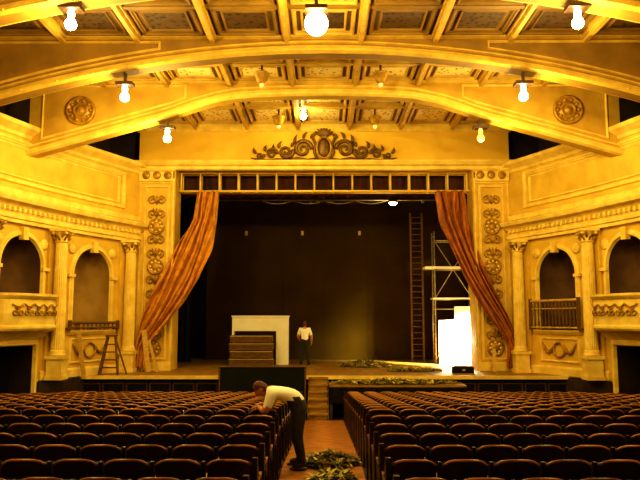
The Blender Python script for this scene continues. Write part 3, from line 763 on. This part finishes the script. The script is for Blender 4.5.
# ---------------------------------------------------------------- people
def skin(verts,edges,rad,root):
    me=bpy.data.meshes.new('tmp'); me.from_pydata([tuple(v) for v in verts],edges,[]); o=bpy.data.objects.new('tmp',me); scene.collection.objects.link(o)
    md=o.modifiers.new('Skin','SKIN'); md.use_smooth_shade=True
    for i,r in enumerate(rad):
        sv=me.skin_vertices[0].data[i]; sv.radius=(r,r) if not hasattr(r,'__len__') else r; sv.use_root=(i==root)
    sb=o.modifiers.new('Sub','SUBSURF'); sb.levels=2; sb.render_levels=2
    dg=bpy.context.evaluated_depsgraph_get(); ev=o.evaluated_get(dg); m=ev.to_mesh()
    vs=[tuple(v.co) for v in m.vertices]; fs=[list(p.vertices) for p in m.polygons]; ev.to_mesh_clear()
    bpy.data.objects.remove(o); bpy.data.meshes.remove(me)
    return vs,fs
def person(name,J,hf,hu,hands):
    names=['pelvis','belly','chest','neck','headb']; idx={}; V=[];R=[]
    rad=dict(pelvis=.16,belly=.16,chest=.18,neck=.07,headb=.06,sh=.095,el=.06,wr=.036,palm=.036,hip=.12,kn=.082,an=.055,toe=.046)
    def a(k,r): idx[k]=len(V); V.append(Vector(J[k])); R.append(r)
    for k in names: a(k,rad[k])
    E=[(0,1),(1,2),(2,3),(3,4)]
    for s in 'LR':
        for k in('sh','el','wr'): a(k+s,rad[k])
        w=Vector(J['wr'+s]); d=Vector(hands[s][0]).normalized(); J['palm'+s]=w+d*0.07; a('palm'+s,rad['palm'])
        E+=[(idx['chest'],idx['sh'+s]),(idx['sh'+s],idx['el'+s]),(idx['el'+s],idx['wr'+s]),(idx['wr'+s],idx['palm'+s])]
        for k in('hip','kn','an','toe'): a(k+s,rad[k])
        E+=[(0,idx['hip'+s]),(idx['hip'+s],idx['kn'+s]),(idx['kn'+s],idx['an'+s]),(idx['an'+s],idx['toe'+s])]
    vs,fs=skin(V,E,R,0)
    bones=[]
    def cm(k1,k2,c): bones.append((Vector(J[k1]),Vector(J[k2]),c))
    cm('pelvis','belly',lambda t:M_jean if t<0.15 else M_shirt); cm('belly','chest',lambda t:M_shirt); cm('chest','neck',lambda t:M_shirt if t<0.85 else M_skin); cm('neck','headb',lambda t:M_skin)
    for s in 'LR':
        cm('chest','sh'+s,lambda t:M_shirt); cm('sh'+s,'el'+s,lambda t:M_shirt if t<0.75 else M_skin); cm('el'+s,'wr'+s,lambda t:M_skin); cm('wr'+s,'palm'+s,lambda t:M_skin)
        cm('pelvis','hip'+s,lambda t:M_jean); cm('hip'+s,'kn'+s,lambda t:M_jean); cm('kn'+s,'an'+s,lambda t:M_jean if t<0.9 else M_shoe); cm('an'+s,'toe'+s,lambda t:M_shoe)
    mb=MB(); groups={}
    for f in fs:
        c=sum((Vector(vs[i]) for i in f),Vector())/len(f); best=None
        for (p,q,fn) in bones:
            d=q-p; t=max(0,min(1,(c-p).dot(d)/d.dot(d))); ds=(c-(p+d*t)).length
            if best is None or ds<best[0]: best=(ds,t,fn)
        groups.setdefault(best[2](best[1]),[]).append(f)
    mb.v+=vs
    for m_,ff in groups.items():
        k=mb.mi(m_)
        for f in ff: mb.f.append(f); mb.m.append(k); mb.sm.append(True)
    F=Vector(hf).normalized(); U=Vector(hu); U=(U-F*U.dot(F)).normalized(); S=F.cross(U)
    hc=Vector(J['headb'])+U*0.085+F*0.02
    def hx(x,y,z): return tuple(hc+S*x+F*y+U*z)
    seg,rg=24,16; hv=[];hfc=[]
    for i in range(rg+1):
        th=PI*i/rg
        for j in range(seg):
            ph=2*PI*j/seg; x=0.077*math.sin(th)*math.cos(ph); y=0.095*math.sin(th)*math.sin(ph); z=-0.118*math.cos(th)
            if z<-0.02: k=1-0.35*((-z-0.02)/0.1)**1.5; x*=k; y=y*k+0.02*((-z-0.02)/0.1)
            if y>0.05:
                y+=0.028*math.exp(-(x/0.014)**2-((z+0.022)/0.024)**2)
                y-=0.010*math.exp(-((abs(x)-0.03)/0.015)**2-((z-0.005)/0.014)**2)
                y+=0.006*math.exp(-(x/0.022)**2-((z+0.062)/0.012)**2)
            hv.append((x,y,z))
    for i in range(rg):
        for j in range(seg): k=(j+1)%seg; hfc.append([i*seg+j,i*seg+k,(i+1)*seg+k,(i+1)*seg+j])
    mb.add(hv,hfc,M_skin,True,hx)
    for s in(-1,1):
        mb.ball((s*0.03,0.078,0.005),0.011,M_white,8,6,xf=hx); mb.ball((s*0.03,0.087,0.005),0.005,M_black,6,5,xf=hx)
        mb.ball((s*0.078,-0.005,-0.01),0.028,M_skin,10,7,(0.35,0.7,1.1),xf=hx)
        mb.tube([(s*0.016,0.093,0.024),(s*0.032,0.09,0.028),(s*0.046,0.078,0.022)],0.004,M_hair,5,xf=hx)
    mb.tube([(-0.022,0.090,-0.064),(0,0.097,-0.062),(0.022,0.090,-0.064)],0.004,M_lips,5,xf=hx)
    hv=[];hfc=[]
    for i in range(rg+1):
        th=PI*i/rg
        for j in range(seg):
            ph=2*PI*j/seg; r=1.12+0.03*math.sin(ph*7+th*5); hv.append((0.077*r*math.sin(th)*math.cos(ph),0.095*r*math.sin(th)*math.sin(ph)-0.006,-0.118*r*math.cos(th)))
    for i in range(rg):
        for j in range(seg):
            k=(j+1)%seg; q=[i*seg+j,i*seg+k,(i+1)*seg+k,(i+1)*seg+j]
            cy=sum(hv[t][1] for t in q)/4; cz=sum(hv[t][2] for t in q)/4
            if cz>0.062 or (cy<0.0 and cz>-0.075) or (cy<0.035 and cz>0.02): hfc.append(q)
    mb.add(hv,hfc,M_hair,True,hx)
    for s in 'LR':
        d=Vector(hands[s][0]).normalized(); n=Vector(hands[s][1]); n=(n-d*n.dot(d)).normalized(); sd=d.cross(n)*(1 if s=='R' else -1); w=Vector(J['wr'+s]); curl=hands[s][2]
        mb.ball((0,0,0),0.045,M_skin,12,8,(0.95,0.42,1.15),xf=lambda x,y,z,w=w,sd=sd,n=n,d=d:tuple(w+d*(0.055+z)+sd*x+n*y))
        for off,L in ((-0.031,0.072),(-0.0105,0.083),(0.0105,0.078),(0.031,0.060)):
            p=w+d*0.088+sd*off; pts=[p-d*0.02,p]; dd=d.copy()
            for q in(0.45,0.32,0.23):
                dd=(dd+n*curl).normalized(); p=p+dd*L*q; pts.append(p)
            mb.tube(pts,[0.010,0.0098,0.009,0.008,0.006],M_skin,7)
        p=w+d*0.03-sd*0.03; pts=[p]; dd=(d*0.7-sd*0.7+n*0.2).normalized()
        for L in(0.035,0.03,0.024): p=p+dd*L; pts.append(p); dd=(dd+d*0.25+n*curl*0.4).normalized()
        mb.tube(pts,[0.014,0.012,0.010,0.007],M_skin,7)
    for s in 'LR':
        a_=Vector(J['an'+s]); t_=Vector(J['toe'+s]); dd=(t_-a_); dd.z=0; dd.normalize(); sx=Vector((-dd.y,dd.x,0)); c=a_+dd*0.07; zf=t_.z-0.045
        mb.ball((0,0,0),0.14,M_shoe,14,6,(1,0.36,0.22),xf=lambda x,y,z,c=c,dd=dd,sx=sx,zf=zf:(c.x+dd.x*x+sx.x*y,c.y+dd.y*x+sx.y*y,max(zf,zf+0.02+z)))
    return mb.obj(name)
bx,by,bz=-0.78,28.0,STG
def B(x,y,z): return (bx+x,by+y,bz+z)
J=dict(pelvis=B(0,0,0.97),belly=B(0,0.0,1.13),chest=B(0,0,1.32),neck=B(0,0,1.48),headb=B(0,0.01,1.54),
 shL=B(-0.19,0,1.42),elL=B(-0.27,-0.03,1.13),wrL=B(-0.22,0.17,1.0),shR=B(0.19,0,1.42),elR=B(0.28,-0.02,1.13),wrR=B(0.27,0.1,0.9),
 hipL=B(-0.095,0,0.92),knL=B(-0.12,0.02,0.50),anL=B(-0.14,-0.02,0.09),toeL=B(-0.17,0.14,0.045),hipR=B(0.095,0,0.92),knR=B(0.13,0.03,0.50),anR=B(0.15,-0.01,0.09),toeR=B(0.19,0.14,0.045))
person('standing_man',J,(0.1,1,-0.1),(0,0,1),{'L':((0.3,0.9,-0.2),(0.9,-0.2,0),0.35),'R':((-0.05,0.35,-0.9),(-0.9,0,0),0.3)})
bx,by,bz=-0.36,10.45,floorz(10.45)+0.012
J=dict(pelvis=B(0,0,0.90),belly=B(-0.11,0.0,1.05),chest=B(-0.30,0.0,1.14),neck=B(-0.46,0.0,1.13),headb=B(-0.51,-0.01,1.10),
 shL=B(-0.40,-0.19,1.09),elL=B(-0.50,-0.24,0.83),wrL=B(-0.60,-0.05,0.885),shR=B(-0.40,0.19,1.09),elR=B(-0.46,0.26,0.83),wrR=B(-0.57,0.16,0.905),
 hipL=B(0.0,-0.1,0.87),knL=B(-0.03,-0.13,0.47),anL=B(0.06,-0.15,0.09),toeL=B(-0.1,-0.17,0.045),hipR=B(0.0,0.1,0.87),knR=B(-0.06,0.12,0.47),anR=B(0.0,0.14,0.09),toeR=B(-0.16,0.16,0.045))
person('bending_man',J,(-0.65,-0.1,-0.75),(-0.75,0,0.65),{'L':((-0.8,0.55,-0.1),(0,0,-1),0.3),'R':((-0.95,0.1,-0.1),(0,0,-1),0.3)})

# ---------------------------------------------------------------- world + camera
w=bpy.data.worlds.new('World'); scene.world=w; w.use_nodes=True
w.node_tree.nodes['Background'].inputs[0].default_value=(1,0.7,0.3,1); w.node_tree.nodes['Background'].inputs[1].default_value=0.005
cam=bpy.data.cameras.new('Camera'); cam.sensor_width=36; cam.lens=686/640*36; cam.clip_end=200
CLOSE=0
co=bpy.data.objects.new('Camera',cam); co.location=(0,0,3.3); co.rotation_euler=(math.radians(96.65),0,math.radians(0.33)); scene.collection.objects.link(co)
scene.camera=co
